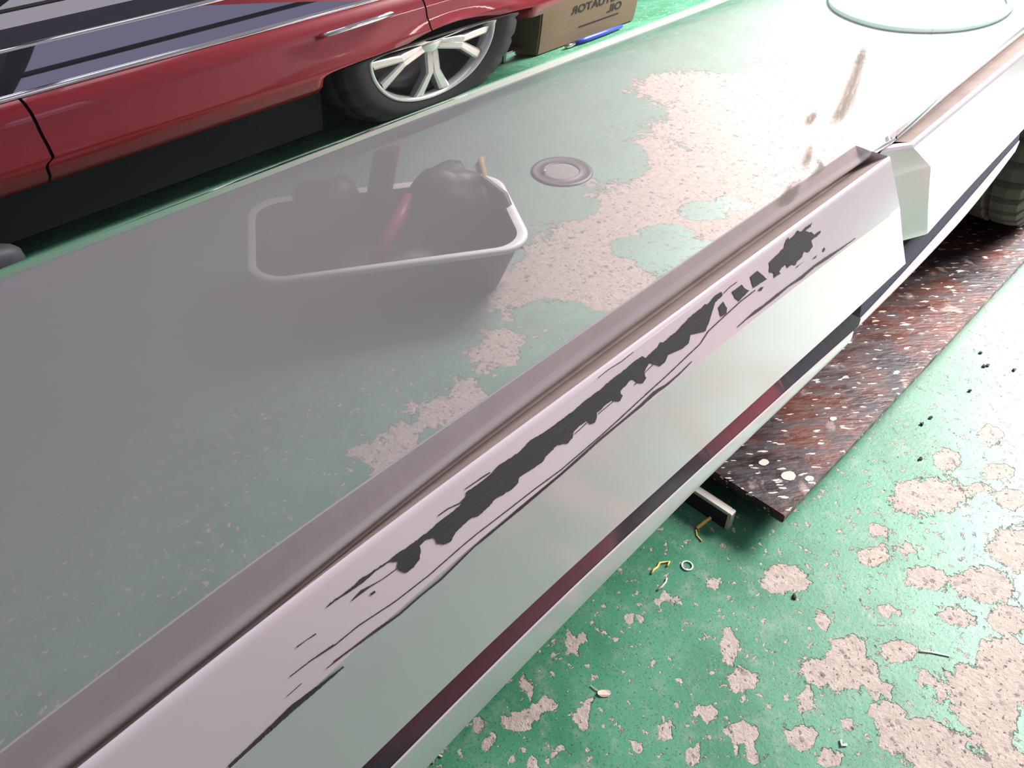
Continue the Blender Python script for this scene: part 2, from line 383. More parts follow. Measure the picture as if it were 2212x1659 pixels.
def cladding(name, x0s, x1s, T1, Fl, S1, yo, label, YT1=YT1, taper=None):
    (aT, aF, aS), (bT, bF, bS) = x0s, x1s
    zT0, zT1, zF, zS = zline(T0, YT0), zline(T1, YT1), zline(Fl, YF+yo), zline(S1, YS1+yo)
    n = 90
    zT2 = lambda x: zT1(x)-.0042
    def lerp(za, ya, zb, yb, s): return (lambda x: za(x)+(zb(x)-za(x))*s), ya+(yb-ya)*s
    spec = []
    # rounded upper edge between the top face and the upper facet
    rim = [(zT1, YT1, aT, bT), (lambda x: zT1(x)-.0004, YT1-.0016, aT, bT), (lambda x: zT1(x)-.0015, YT1-.0028, aT, bT), (zT2, YT1-.0042, aT, bT)]
    spec += rim
    for s in (.06, .3, .65, .95, 1.0):
        z, y = lerp(zT2, YT1-.0042, zF, YF+yo, s); spec.append((z, y, aT+(aF-aT)*s, bT+(bF-bT)*s))
    for s in (.02, .05, .3, .6, .9, 1.0):
        z, y = lerp(zF, YF+yo, zS, YS1+yo, s); spec.append((z, y, aF+(aS-aF)*s, bF+(bS-bF)*s))
    spec.append((lambda x: zS(x)-.003, YS1+yo+.003, aS, bS)); spec.append((lambda x: zS(x)-.003, .02, aS, bS))
    rows = lines(spec, n)
    # close both ends back to the body
    for r in rows:
        a, b = r[0], r[-1]
        r.insert(0, (a[0]+.0015, max(a[1], .014), a[2]) if not taper else (a[0]-taper*(.25+.75*min(1, max(0, (-a[1]-.010)/.014))), .004, a[2])); r.append((b[0]-.0015, max(b[1], .014), b[2]))
    o = loft(name, rows, mat=M['clad'], parent=car, smooth=True); o['label'] = label
    md = o.modifiers.new('sharp', 'EDGE_SPLIT'); md.split_angle = math.radians(21)
    top = lines([(zT0, YT0+.02, aT, bT), (zT0, YT0, aT, bT), (zT1, YT1, aT, bT)], n)
    d = loft('dirt_ledge', top, mat=M['dirt'], parent=o); d['label'] = 'brown dusty ledge along the top of the cladding'
    return o, zT2, zF
front_clad, zT2f, zFf = cladding('front_cladding', (-.30, -.30, -.30), (.812, .826, .918), T1f, Ff, S1f, 0.0, 'silver lower side cladding torn by long black scratches')
rear_clad, _, _ = cladding('rear_cladding', (.885, .941, 1.03), (1.50, 1.46, 1.335), T1r, Fr, S1r, .017, 'overexposed silver cladding behind the gap', -.011, .072)
def sill(suffix, xa, xb, S1, S3, S4, yo, label):
    z1, z3, z4 = zline(S1, YS1+yo*.77), zline(S3, YS3+yo), zline(S4, YS4+yo)
    n = 80
    st = loft('dark_strip', lines([(lambda x: z1(x)-.002, .0, xa, xb), (lambda x: z1(x)-.006, -.0222+yo*.38, xa, xb), (z3, YS3+yo+.0006, xa, xb)], n), mat=M['strip'] if yo == 0 else M['strip_r'], parent=car)
    st['label'] = 'dark glossy plastic strip'
    rows = lines([(z3, YS3+yo, xa, xb), (lambda x: z3(x)-.0015, YS3+yo-.0012, xa, xb), (lambda x: z3(x)+(z4(x)-z3(x))*.5, YS3+yo-.0016, xa, xb), (z4, YS4+yo, xa, xb), (lambda x: z4(x)-.004, YS4+yo+.006, xa, xb), (lambda x: z4(x)-.006, .08, xa, xb)], n)
    for r in rows:
        a, b = r[0], r[-1]; r.insert(0, (a[0], .08, a[2])); r.append((b[0], .08, b[2]))
    s = loft('sill', rows, mat=M['clad'], parent=car, smooth=True); s['label'] = label
    s.modifiers.new('sharp', 'EDGE_SPLIT').split_angle = math.radians(30)
sill('front', -.30, .812, S1f, S3f, S4f, 0.0, 'pale sill edge under the front cladding')
sill('rear', .898, 1.345, S1r, S3r, S4r, .022, 'white sill edge of the rear door')
bm = bmesh.new(); box(bm, (-.9, .06, .22), (1.46, 1.55, .50)); box(bm, (.80, .03, .26), (.90, .06, .40)); frombm('underbody', bm, mat=M['dark'], parent=car)
for xc in (XC_R, XC_F):
    bm = bmesh.new(); box(bm, (xc-.42, .30, .30), (xc+.42, 1.5, .80)); frombm('wheel_well', bm, mat=M['dark'], parent=car)
# body above the shoulder, out of the photograph
topY, topZ = up[-1][1], up[-1][2]
X = np.linspace(-1.9, 2.9, 20)
loft('beltline', [[(x, topY+.03, topZ+.012) for x in X], [(x, topY, topZ) for x in X]], mat=M['door_up'], parent=car)
g = [[(x, topY+.03, topZ+.012) for x in np.linspace(-1.0, 2.1, 12)], [(x, .34, 1.38) for x in np.linspace(-.1, 1.7, 12)]]
loft('side_window', g, mat=M['glass'], parent=car)
loft('roof', [[(x, .34, 1.38) for x in np.linspace(-.1, 1.7, 12)], [(x, .45, 1.42) for x in np.linspace(-.1, 1.7, 12)], [(x, 1.2, 1.42) for x in np.linspace(-.1, 1.7, 12)]], mat=M['clad'], parent=car)
# wheels on the plate
def tyre_mesh(bm, c, R, wd, n=200, lug=5):
    h = wd/2
    prof = [(R*.66, -h*.82), (R*.80, -h*1.02), (R*.92, -h*1.0), (R*.965, -h*.92), (R*.985, -h*.72), (R*.99, -h*.50), (R*.965, -h*.48), (R*.965, -h*.40), (R*.997, -h*.38), (R, 0.02), (R*.997, h*.38), (R*.965, h*.40), (R*.965, h*.48), (R*.99, h*.5), (R*.965, h*.92), (R*.80, h), (R*.66, h*.82)]
    def mod(i, j, r):
        if j in (3, 4, 5, 13, 14) and i % lug == 0: return r-.009
        if j in (8, 9, 10) and i % (lug+2) == 0: return r-.007
        return r
    lathe(bm, prof, c, 'y', n, mod)
PLZ = .058
for xc in (XC_R, XC_F):
    R = .325; zb = PLZ+.0005
    bm = bmesh.new(); tyre_mesh(bm, (xc, .088, zb+R), R, .225); ty = frombm('tyre', bm, mat=M['tyre'], parent=car)
    ty['label'] = 'brown dusty tyre tread' 
    bm = bmesh.new(); lathe(bm, [(.0, -.06), (.05, -.075), (.16, -.07), (.2, -.085), (.215, -.09), (.215, .09)], (xc, .088, zb+R), 'y', 40); frombm('wheel_rim', bm, mat=M['alloy'], parent=car, smooth=True)

# ---- scratches, traced on the upper facet of the front cladding
def on_facet(x, y, lift=.0006):
    k, q = sight(x, y); X = q*.25
    for _ in range(6):
        Ya, Za, Yb, Zb = YT1-.0042, zT2f(X), YF, zFf(X)
        s = (H-Za-k*(C+Ya))/((Zb-Za)+k*(Yb-Ya))
        s = max(-.15, min(1.0, s)) if s < 1.0 else s
        if s > 1.0:                                    # just below the edge: lower facet
            z1 = zline(S1f, YS1)(X)
            s2 = (H-Zb-k*(C+Yb))/((z1-Zb)+k*(YS1-Yb)); Y = Yb+(YS1-Yb)*s2; Z = Zb+(z1-Zb)*s2; nrm = Vector((0, -1, .0))
        else:
            Y = Ya+(Yb-Ya)*s; Z = Za+(Zb-Za)*s; nrm = Vector((0, Zb-Za, -(Yb-Ya))); nrm = nrm.normalized()
            if nrm.y > 0: nrm = -nrm
        X = q*(C+Y)
    return Vector((X, Y, Z))+nrm*lift
def jitter(poly, step=4, amp=2.4, seed=0):
    out = []
    for i, a in enumerate(poly):
        b = poly[(i+1) % len(poly)]; L = math.hypot(b[0]-a[0], b[1]-a[1]); n = max(1, int(L/step))
        for j in range(n):
            s = j/n; x = a[0]+(b[0]-a[0])*s; y = a[1]+(b[1]-a[1])*s
            # breaks run along the car, so the raggedness does too
            w_ = mnoise.noise(Vector((x*.11+seed, y*.11, seed*.7)))*amp*1.3
            out.append((x+w_*.8, y-w_*.6+mnoise.noise(Vector((x*.33, y*.33, 5+seed)))*amp*1.1))
    return out
def decal(name, poly, mat, parent, fn=on_facet, jit=2.2, label=None):
    poly = jitter(poly, amp=jit, seed=len(poly)*.37) if jit else poly
    bm = bmesh.new(); vs = [bm.verts.new((p[0], p[1], 0)) for p in poly]
    f = bm.faces.new(vs); bmesh.ops.triangulate(bm, faces=[f])
    for _ in range(3):
        es = [e for e in bm.edges if e.calc_length() > 45]
        if not es: break
        bmesh.ops.subdivide_edges(bm, edges=es, cuts=1); bmesh.ops.triangulate(bm, faces=bm.faces[:])
    for v in bm.verts: v.co = fn(v.co.x, v.co.y)
    o = frombm(name, bm, mat=mat, parent=parent)
    if label: o['label'] = label
    return o
def cr(x0, y0, pts): return [(x0+a/5.53, y0+b/5.53) for a, b in pts]
main = (cr(600,1130,[(570,1000),(680,900),(770,845),(900,745),(1000,645),(1070,615),(1180,535),(1330,435),(1420,360),(1560,270),(1700,170),(1850,50)])
 + cr(850,880,[(500,1390),(640,1290),(790,1170),(860,1070),(860,1010),(1000,920),(1150,800),(1250,690),(1330,640),(1500,530),(1630,390),(1720,345),(1900,220),(2100,70)])
 + cr(1150,650,[(480,1320),(620,1190),(800,1060),(960,920),(1070,840),(1200,730),(1310,650),(1335,690),(1420,610),(1500,540),(1520,490),(1560,500),(1640,420),(1700,380),(1800,270),(1900,170),(2040,60)])
 + cr(1450,420,[(390,1310),(430,1310),(520,1200),(590,1160),(610,1200),(520,1290),(470,1300),(400,1370),(380,1440),(410,1460),(430,1480),(440,1540),(400,1640),(370,1645),(330,1590),(320,1560),(340,1500),(280,1510)])
 + cr(1150,650,[(1930,230),(1800,350),(1820,390),(1880,400),(1860,500),(1800,560),(1740,530),(1750,470),(1680,480),(1600,560),(1590,600),(1610,650),(1580,730),(1520,770),(1490,720),(1510,680),(1420,700),(1390,740),(1330,850),(1350,920),(1320,970),(1260,980),(1250,920),(1170,940),(1100,1020),(1030,1090),(1070,1130),(1040,1200),(970,1200),(960,1170),(870,1240),(770,1330),(760,1400),(740,1450),(680,1470),(650,1430),(560,1490),(490,1560)])
 + cr(850,880,[(2150,280),(2130,370),(2080,430),(1960,440),(1800,600),(1780,650),(1660,730),(1500,830),(1480,900),(1430,960),(1300,1040),(1200,1100),(1140,1180),(1000,1300),(940,1310),(840,1390),(740,1490),(690,1590),(620,1630)])
 + cr(600,1130,[(1970,250),(1900,240),(1880,160),(1760,200),(1690,270),(1700,330),(1690,430),(1620,520),(1540,580),(1480,580),(1420,530),(1430,460),(1340,455),(1180,560),(1080,645),(1020,705),(900,785),(780,865),(690,920),(585,1003)]))
decal('scratch', main, M['scratch'], front_clad, label='longest torn black scrape along the cladding')
decal('scratch', cr(1450,420,[(1170,800),(1240,740),(1340,640),(1360,560),(1390,510),(1400,540),(1470,480),(1500,430),(1540,450),(1600,390),(1680,330),(1665,380),(1560,465),(1620,440),(1700,480),(1750,450),(1780,430),(1770,470),(1690,530),(1640,600),(1680,620),(1650,680),(1580,680),(1560,740),(1500,800),(1480,840),(1430,840),(1380,880),(1370,830),(1310,880),(1280,920),(1300,940),(1230,990),(1220,940),(1170,920)]), M['scratch'], front_clad, label='ragged black blotch at the end of the scrape')
for p in ([(720,1160),(830,1080),(870,1120),(925,1150),(800,1275),(750,1230)], [(940,980),(1020,910),(1070,950),(1140,1010),(980,1110),(960,1050)], [(555,1350),(610,1280),(660,1360),(650,1420),(590,1460)],
          [(1030,1150),(1060,1110),(1100,1100),(1070,1150)], [(1800,670),(1820,630),(1835,650),(1815,685)], [(1680,770),(1740,720),(1720,760)], [(1480,870),(1590,790),(1500,870)]):
    decal('scratch', cr(1450, 420, p), M['scratch'], front_clad, jit=1.2)
def streak(pts, wds, mat=M['scuff'], **k):
    L, R_ = [], []
    for i, p in enumerate(pts):
        a = pts[max(0, i-1)]; b = pts[min(len(pts)-1, i+1)]; d = Vector((b[0]-a[0], b[1]-a[1])).normalized(); n = Vector((-d.y, d.x))
        ww = wds[i] if isinstance(wds, (list, tuple)) else wds
        L.append((p[0]+n.x*ww/2, p[1]+n.y*ww/2)); R_.append((p[0]-n.x*ww/2, p[1]-n.y*ww/2))
    return decal('scratch', L+R_[::-1], mat, front_clad, jit=k.pop('jit', .7), **k)
streak(cr(600,1130,[(360,1655),(680,1450),(960,1220),(1400,930),(1800,620)]) + cr(850,880,[(830,1640),(1000,1500),(1300,1270),(1700,960),(2000,740)]) + cr(1150,650,[(800,1620),(1000,1440),(1400,1070),(1600,890),(2000,510)]) + cr(1450,420,[(440,1630),(600,1480),(830,1270),(1000,1140)]), 2.6)
third = cr(600,1130,[(660,1655),(900,1480),(1180,1270),(1450,1080),(1700,860),(1950,660)]) + cr(850,880,[(960,1655),(1150,1500),(1270,1400),(1500,1210),(1750,1000),(2000,790)]) + cr(1150,650,[(800,1655),(1000,1490),(1300,1240),(1460,1090),(1600,1000),(1750,870),(1900,720)])
streak(third, [3, 4, 5.5, 4, 3.5, 4, 3, 5, 4, 5.5, 5, 4.5, 5.5, 4.5, 6, 8, 5, 3.5, 2])
streak(cr(1450,420,[(790,1580),(900,1480),(1000,1400),(1100,1330),(1250,1210),(1400,1090),(1550,990),(1700,860),(1850,760),(2000,660),(2190,525)]), [2, 3, 6.5, 5, 6, 3.5, 6.5, 5, 6.5, 3.5, 1.5])
E8 = lambda pts: [(a/2.765, 1059+b/2.765) for a, b in pts]
streak(E8([(1365,1650),(1500,1525),(1650,1385),(1740,1300),(1860,1205),(2050,1050)]), [7, 8, 10, 12, 9, 3], mat=M['scratch'], jit=1.5)
streak(E8([(1730,1110),(1860,1010),(1990,920)]), 2.2); streak(E8([(1950,1060),(2060,975),(2180,890)]), 2)
streak(E8([(1770,935),(1830,890),(1885,855)]), [3, 1.2, 3.2]); streak(E8([(1710,1230),(1800,1150)]), 1.5)
streak(cr(600,1130,[(880,920),(1000,810),(1100,750),(1240,670),(1420,540)]), [1.5, 7, 3, 2, 2])
streak(cr(600,1130,[(1105,850),(1160,812)]), 5)
streak(cr(1450,420,[(620,1180),(700,1100),(780,1045)]), 1.8); streak(cr(1150,650,[(780,920),(900,820),(1060,720),(1200,610)]), 1.5)
streak(cr(850,880,[(530,1290),(650,1205),(790,1140),(860,1070)]), 2.6); streak(cr(850,880,[(850,975),(930,920),(1060,830),(1150,775)]), [1.5, 2.5, 3, 3])
for a, b in (((1840,380),(1930,240)), ((1600,600),(1730,480)), ((1320,870),(1480,720)), ((1220,1000),(1330,860)), ((780,1350),(970,1190)), ((500,1590),(650,1450))):
    streak(cr(1150, 650, [a, b]), 1.8)
# ---- dirt smears on the door beside the panel gap
def on_door(x, y, lift=.0004):
    k, q = sight(x, y); return Vector((q*(C+Y0), Y0-lift, H-k*(C+Y0)))
def smear(pts, wds):
    bm = bmesh.new(); rings = []; lay = bm.verts.layers.float.new('fade')
    for i, p in enumerate(pts):
        a = pts[max(0, i-1)]; b = pts[min(len(pts)-1, i+1)]; d = Vector((b[0]-a[0], b[1]-a[1])).normalized(); n = Vector((-d.y, d.x)); r = []
        for s, al in ((-1, 0), (-.45, .8), (0, 1), (.45, .8), (1, 0)):
            v = bm.verts.new(on_door(p[0]+n.x*wds[i]*1.35*s, p[1]+n.y*wds[i]*1.35*s)); v[lay] = al*(0 if i in (0, len(pts)-1) else 1); r.append(v)
        rings.append(r)
    for A, B in zip(rings, rings[1:]):
        for j in range(4): bm.faces.new((A[j], A[j+1], B[j+1], B[j]))
    frombm('dirt_smear', bm, mat=M['smear'], parent=front_door)
smear([(1872,85),(1862,120),(1848,165),(1832,215),(1812,250),(1795,280)], [5, 9, 14, 16, 14, 6])
smear([(1765,235),(1757,250),(1748,262),(1738,275)], [4, 8, 9, 5]); smear([(1752,300),(1745,340),(1735,375)], [6, 9, 6])
smear([(1728,380),(1712,410),(1695,435),(1672,445)], [6, 13, 13, 6]); smear([(1762,335),(1775,360),(1745,395)], [4, 8, 5])

# ================================================================== RUSTY PLATE, bracket, litter by it
pl = thing('steel_plate', 'rusty brown steel plate lying under the silver car sill', 'plate', (1.6, .25, 0))
bm = bmesh.new(); box(bm, (.762, -.0585, PLZ-.016), (3.6, .62, PLZ), .0012); frombm('plate_top', bm, mat=M['rust'], parent=pl)
for x in (.98, 2.2, 3.4):
    bm = bmesh.new(); box(bm, (x-.03, -.02, 0), (x+.03, .58, PLZ-.016), .003); frombm('support_bar', bm, mat=M['dark'], parent=pl)
for (x, y, r) in ((1703, 1028, 13), (1748, 1034, 8), (1650, 999, 9), (1800, 905, 6)):
    cx, cy = on_floor(x, y, PLZ); bm = bmesh.new()
    vs = []
    for i in range(14):
        a = i*2*math.pi/14; rr = 1+.25*mnoise.noise(Vector((math.cos(a)*2+x, math.sin(a)*2, y)))
        px = on_floor(x+r*1.25*rr*math.cos(a), y+r*.75*rr*math.sin(a), PLZ); vs.append(bm.verts.new((px[0], px[1], PLZ+.0006)))
    bm.faces.new(vs); frombm('paint_fleck', bm, mat=M['pale'], parent=pl)
pf = thing('steel_plate', 'second rusty steel plate under the front wheel of the silver car', 'plate', (-1.0, .25, 0))
bm = bmesh.new(); box(bm, (-1.45, -.0585, PLZ-.016), (-.55, .62, PLZ), .0012); frombm('plate_top', bm, mat=M['rust'], parent=pf)
for x in (-1.35, -.65):
    bm = bmesh.new(); box(bm, (x-.03, -.02, 0), (x+.03, .58, PLZ-.016), .003); frombm('support_bar', bm, mat=M['dark'], parent=pf)
br = thing('steel_bracket', 'pale edged steel channel bracket below the rusty plate end', 'bracket', (.74, .06, 0))
bm = bmesh.new(); box(bm, (.729, .008, .030), (.742, .20, .036), .0008); frombm('top_flange', bm, mat=M['steel'], parent=br)
bm = bmesh.new(); box(bm, (.729, .002, .0), (.7415, .008, .036), .0008); frombm('end_plate', bm, mat=M['steel'], parent=br)
bm = bmesh.new(); box(bm, (.7295, .009, 0), (.7335, .20, .0295)); frombm('web', bm, mat=M['dark'], parent=br)

def litter(name, label, cat, pts, r, mat, group=None, taper=None):
    P = [Vector((*on_floor(a, b), r)) for a, b in pts]
    bm = bmesh.new(); tube(bm, P, r, 6, taper=taper); return tag(frombm(name, bm, mat=mat, smooth=True), label, cat, group)
litter('straw', 'yellow straw sticking out from under the plate bracket', 'straw', [(1562,1095),(1535,1120),(1505,1143)], .0028, M['yellow'])
litter('straw', 'thin bent pale straw trailing from the tip of the yellow straw', 'straw', [(1503,1146),(1505,1158),(1516,1170)], .0012, M['yellow'])
litter('straw', 'curled yellow shred beside the pale ring on the green floor', 'straw', [(1407,1240),(1412,1232),(1420,1226),(1425,1217),(1434,1216),(1446,1215),(1441,1224)], .0016, M['yellow'])
litter('straw', 'forked pale shred below the curled yellow shred', 'straw', [(1420,1276),(1430,1268),(1438,1258),(1440,1250)], .0014, M['pale'])
litter('straw', 'bent straw at the bottom edge near the sill', 'straw', [(935,1650),(940,1628),(955,1636)], .0014, M['pale'])
litter('straw', 'long pale splinter above the bottom right concrete patches', 'straw', [(1985,1408),(2010,1410),(2050,1418)], .0012, M['tub'])
litter('straw', 'white hook shaped shred on green paint near the bottom edge', 'straw', [(1815,1600),(1817,1612),(1828,1610)], .0016, M['tub'])
c0 = on_floor(1484, 1223)
bm = bmesh.new(); tube(bm, [(c0[0]+.0075*math.cos(a)*1.0, c0[1]+.0075*math.sin(a), .0012) for a in np.linspace(0, 2*math.pi, 20, endpoint=False)], .0012, 6, True)
tag(frombm('plastic_ring', bm, mat=M['tub'], smooth=True), 'small pale plastic ring lying on the green floor', 'ring')
# dry leaf with stalk
lf = thing('dry_leaf', 'small pinkish dry leaf with a stalk on the green floor', 'leaf', (*on_floor(1305, 1498), 0))
bm = bmesh.new(); vs = []
for i in range(12):
    a = i*2*math.pi/12; p = on_floor(1305+15*math.cos(a), 1499+8*math.sin(a)); vs.append(bm.verts.new((p[0], p[1], .0015+.001*math.cos(2*a))))
bm.faces.new(vs); r = bmesh.ops.extrude_face_region(bm, geom=bm.faces[:]); [setattr(v.co, 'z', v.co.z+.0008) for v in r['geom'] if isinstance(v, bmesh.types.BMVert)]
frombm('blade', bm, mat=M['pale'], parent=lf)
bm = bmesh.new(); tube(bm, [Vector((*on_floor(a, b), .0015)) for a, b in ((1296, 1496), (1285, 1490), (1276, 1482))], .0007, 5); frombm('stalk', bm, mat=M['pale'], parent=lf)
# black crumbs
spots = [(2118,763,'highest black crumb near the right edge'), (2133,790,'small black crumb right of the blown out floor'), (2125,792,'tiny black crumb beside another at the right'), (1990,917,'long black crumb beside the big pale patch'), (1988,993,'black crumb left of the round pale patch'), (2010,903,'angled black crumb above the round pale patch'), (1715,1290,'black crumb below the triangular concrete patch'), (2095,845,'black crumb on the pale floor far right'), (1740,1022,'black crumb beside the plate edge'), (2190,800,'black crumb at the right frame edge')]
for i, (x, y, lab) in enumerate(spots):
    p = on_floor(x, y); bm = bmesh.new(); bmesh.ops.create_icosphere(bm, subdivisions=2, radius=.0026)
    for v in bm.verts:
        v.co *= 1+1.1*mnoise.noise(v.co*400+Vector((i*3, 0, 0))); v.co.z *= .6; v.co.x *= 1.5
        v.co += Vector((p[0], p[1], .0022))
    tag(frombm('black_crumb', bm, mat=M['black']), lab, 'crumb', 'black crumbs on the floor')

# ================================================================== THINGS THE DOOR MIRRORS
# ---- red car
RY = -1.40; SX = .94
red = thing('red_car', 'red car with silver five spoke wheels parked opposite the grey door', 'car', (0, -2.3, 0))
WX, WZ, WR = 1.455*SX, .300, .310
def rarch(x, z, R=.355):
    for xc in (WX, WX-2.75):
        if abs(x-xc) < R: z = max(z, WZ+math.sqrt(R*R-(x-xc)**2))
    if x > 1.7: z = max(z, .275+(x-1.7)*.12)
    return z
RP = [(.245, -.08), (.26, -.03), (.285, -.005), (.34, .0), (.44, .004), (.54, .012), (.60, .016), (.66, .012), (.72, .004), (.76, .006), (.80, .004), (.835, -.008), (.86, -.025), (.872, -.045)]
def rpanel(name, xa, xb, n):
    rows = [[(x, RY+dy-max(0, (x-1.7))**2*.35, rarch(x, z)) for x in np.linspace(xa, xb, n)] for z, dy in RP]
    o = loft(name, rows, mat=M['red'], parent=red, smooth=True); flip(o); return o
rpanel('front_door', -.62, .362, 50); rpanel('rear_door', .368, 1.29, 60); rpanel('rear_quarter', 1.295, 2.16, 50); rpanel('front_fender', -2.2, -.626, 60)
Xr = np.linspace(-2.1, 1.45, 30)
loft('belt_moulding', [[(x, RY-.030, .862) for x in Xr], [(x, RY-.024, .868) for x in Xr], [(x, RY-.030, .884) for x in Xr], [(x, RY-.048, .896) for x in Xr], [(x, RY-.06, .898) for x in Xr]], mat=M['chrome'], parent=red, smooth=True)
loft('side_window', [[(x, RY-.05, .888) for x in np.linspace(-1.25, 1.16, 20)], [(x, RY-.22, 1.33) for x in np.linspace(-.6, .86, 20)]], mat=M['glass'], parent=red)
loft('rear_pillar', [[(x, RY-.05, .886) for x in np.linspace(1.16, 1.85, 10)], [(x, RY-.225, 1.335) for x in np.linspace(.86, 1.3, 10)]], mat=M['red'], parent=red, smooth=True)
Xt = np.linspace(-.62, 1.25, 24)
loft('roof_rail', [[(x, RY-.216, 1.315) for x in Xt], [(x, RY-.206, 1.328) for x in Xt], [(x, RY-.212, 1.348) for x in Xt], [(x, RY-.25, 1.372) for x in Xt]], mat=M['chrome'], parent=red, smooth=True)
loft('roof', [[(x, RY-.25, 1.372) for x in Xt], [(x, RY-.34, 1.40) for x in Xt], [(x, RY-.8, 1.43) for x in Xt], [(x, RY-1.3, 1.39) for x in Xt], [(x, RY-1.4, 1.33) for x in Xt]], mat=M['red'], parent=red, smooth=True)
bm = bmesh.new(); box(bm, (-2.1, -2.9, .30), (2.05, RY-.12, .87)); box(bm, (-1.0, -2.9, .09), (1.05, RY-.09, .31)); frombm('underbody', bm, mat=M['dark'], parent=red)  # lower near-black block dropped and widened to put dark shade under the sill
bm = bmesh.new(); box(bm, (-2.15, -2.92, .86), (2.10, RY-.06, .884)); frombm('shoulder_deck', bm, mat=M['red'], parent=red)
hd = []
bm = bmesh.new(); tube(bm, [(x*SX, RY+y, z) for x, y, z in ((1.05, .008, .775), (1.06, .03, .775), (1.12, .036, .778), (1.2, .034, .782), (1.245, .024, .784), (1.252, .0, .785))], .013, 10); frombm('door_handle', bm, mat=M['chrome'], parent=red, smooth=True)
wheel_parts = []
def red_wheel(xc):
    c = (xc, RY-.10, WZ+.01); R = WR
    bm = bmesh.new(); tyre_mesh(bm, c, R, .215, 120, 5); frombm('tyre', bm, mat=M['black'], parent=red, smooth=True)
    bm = bmesh.new(); lathe(bm, [(.195, .06), (.203, .085), (.211, .098), (.218, .094), (.224, .075)], c, 'y', 72); rim = frombm('wheel_rim', bm, mat=M['alloy'], parent=red, smooth=True)
    bm = bmesh.new(); lathe(bm, [(.0, -.04), (.10, -.04), (.17, -.05), (.195, .06)], c, 'y', 48); frombm('barrel', bm, mat=M['alloy_dark'], parent=rim, smooth=True)
    bm = bmesh.new(); lathe(bm, [(0, .085), (.03, .085), (.042, .07), (.045, .03)], c, 'y', 24); frombm('hub', bm, mat=M['alloy'], parent=rim, smooth=True)
    for i in range(5):
        a0 = -math.pi/2 + 2*math.pi*i/5
        for s in (-1, 1):
            a1 = a0+s*.24
            P0 = Vector((math.cos(a0+s*.25)*.03, .078, math.sin(a0+s*.25)*.03)); P1 = Vector((math.cos(a0+s*.10)*.11, .088, math.sin(a0+s*.10)*.11)); P2 = Vector((math.cos(a1)*.201, .084, math.sin(a1)*.201))
            bm = bmesh.new(); pr = None
            for P, w_, d_ in ((P0, .016, .03), (P1, .014, .028), (P2, .019, .03)):
                tdir = Vector((-math.sin(a0), 0, math.cos(a0)))
                ring = [bm.verts.new(Vector(c)+P+tdir*sx*w_+Vector((0, sy*d_, 0))) for sx, sy in ((-1, -1), (1, -1), (1, -.15), (.6, 0), (-.6, 0), (-1, -.15))]
                if pr:
                    for j in range(6): bm.faces.new((pr[j], pr[(j+1) % 6], ring[(j+1) % 6], ring[j]))
                pr = ring
            frombm('spoke', bm, mat=M['alloy'], parent=rim)
red_wheel(WX); red_wheel(WX-2.75)
# ---- cardboard box with printing, facing the silver car
bxX, bxY, bxZ = 2.00, -1.62, .265
cb = thing('cardboard_box', 'brown cardboard carton printed actuator oil behind the red car wheel', 'box', (2.29, -1.8, 0))
bm = bmesh.new(); box(bm, (bxX, bxY-.34, .002), (bxX+.53, bxY, bxZ), .006); frombm('carton', bm, mat=M['card'], parent=cb)
bm = bmesh.new(); box(bm, (bxX+.02, bxY-.20, bxZ), (bxX+.51, bxY-.14, bxZ+.0008)); frombm('packing_tape', bm, mat=M['pale'], parent=cb)
def print_text(s, x, z, size):
    cu = bpy.data.curves.new('print', 'FONT'); cu.body = s; cu.size = size; cu.align_x = 'LEFT'; cu.extrude = .0004; cu.offset = .0012
    o = bpy.data.objects.new('tmp', cu); COL.objects.link(o); bpy.context.view_layer.update()
    me = bpy.data.meshes.new_from_object(o); bpy.data.objects.remove(o)
    # text reads left to right for someone facing the carton from the silver car: +x runs to that reader's left
    for v in me.vertices: v.co = Vector((x-v.co.x, bxY+.0009+v.co.z, z+v.co.y))
    q = link('printed_text', me, M['ink'], cb); q['label'] = 'black printed words ' + s
for s, z in (('FOR', .205), ('ACTUATOR', .155), ('OIL', .105)): print_text(s, 2.43, z, .052)
bm = bmesh.new(); box(bm, (2.20, bxY-.0005, .076), (2.42, bxY+.0006, .084)); frombm('printed_line', bm, mat=M['ink'], parent=cb)
# blue grip tool on the floor before the carton
tl = thing('blow_gun', 'blue handled tool with a chrome tip lying before the cardboard carton', 'tool', (2.2, -1.55, 0))
bm = bmesh.new(); tube(bm, [(2.16, -1.575, .016), (2.2, -1.573, .017), (2.3, -1.572, .016), (2.40, -1.575, .016)], .015, 10, taper=[.011, .016, .015, .01]); frombm('grip', bm, mat=M['blue'], parent=tl, smooth=True)
bm = bmesh.new(); tube(bm, [(2.105, -1.577, .014), (2.12, -1.577, .014), (2.165, -1.575, .015)], .01, 10, taper=[.009, .012, .008]); frombm('tip', bm, mat=M['chrome'], parent=tl, smooth=True)
# small clutter between the wheel and the carton
bm = bmesh.new(); box(bm, (1.90, -1.78, 0), (2.0, -1.68, .05), .006); tag(frombm('parts_tray', bm, mat=M['chrome']), 'small shiny metal tray between red car tyre and carton', 'tray')
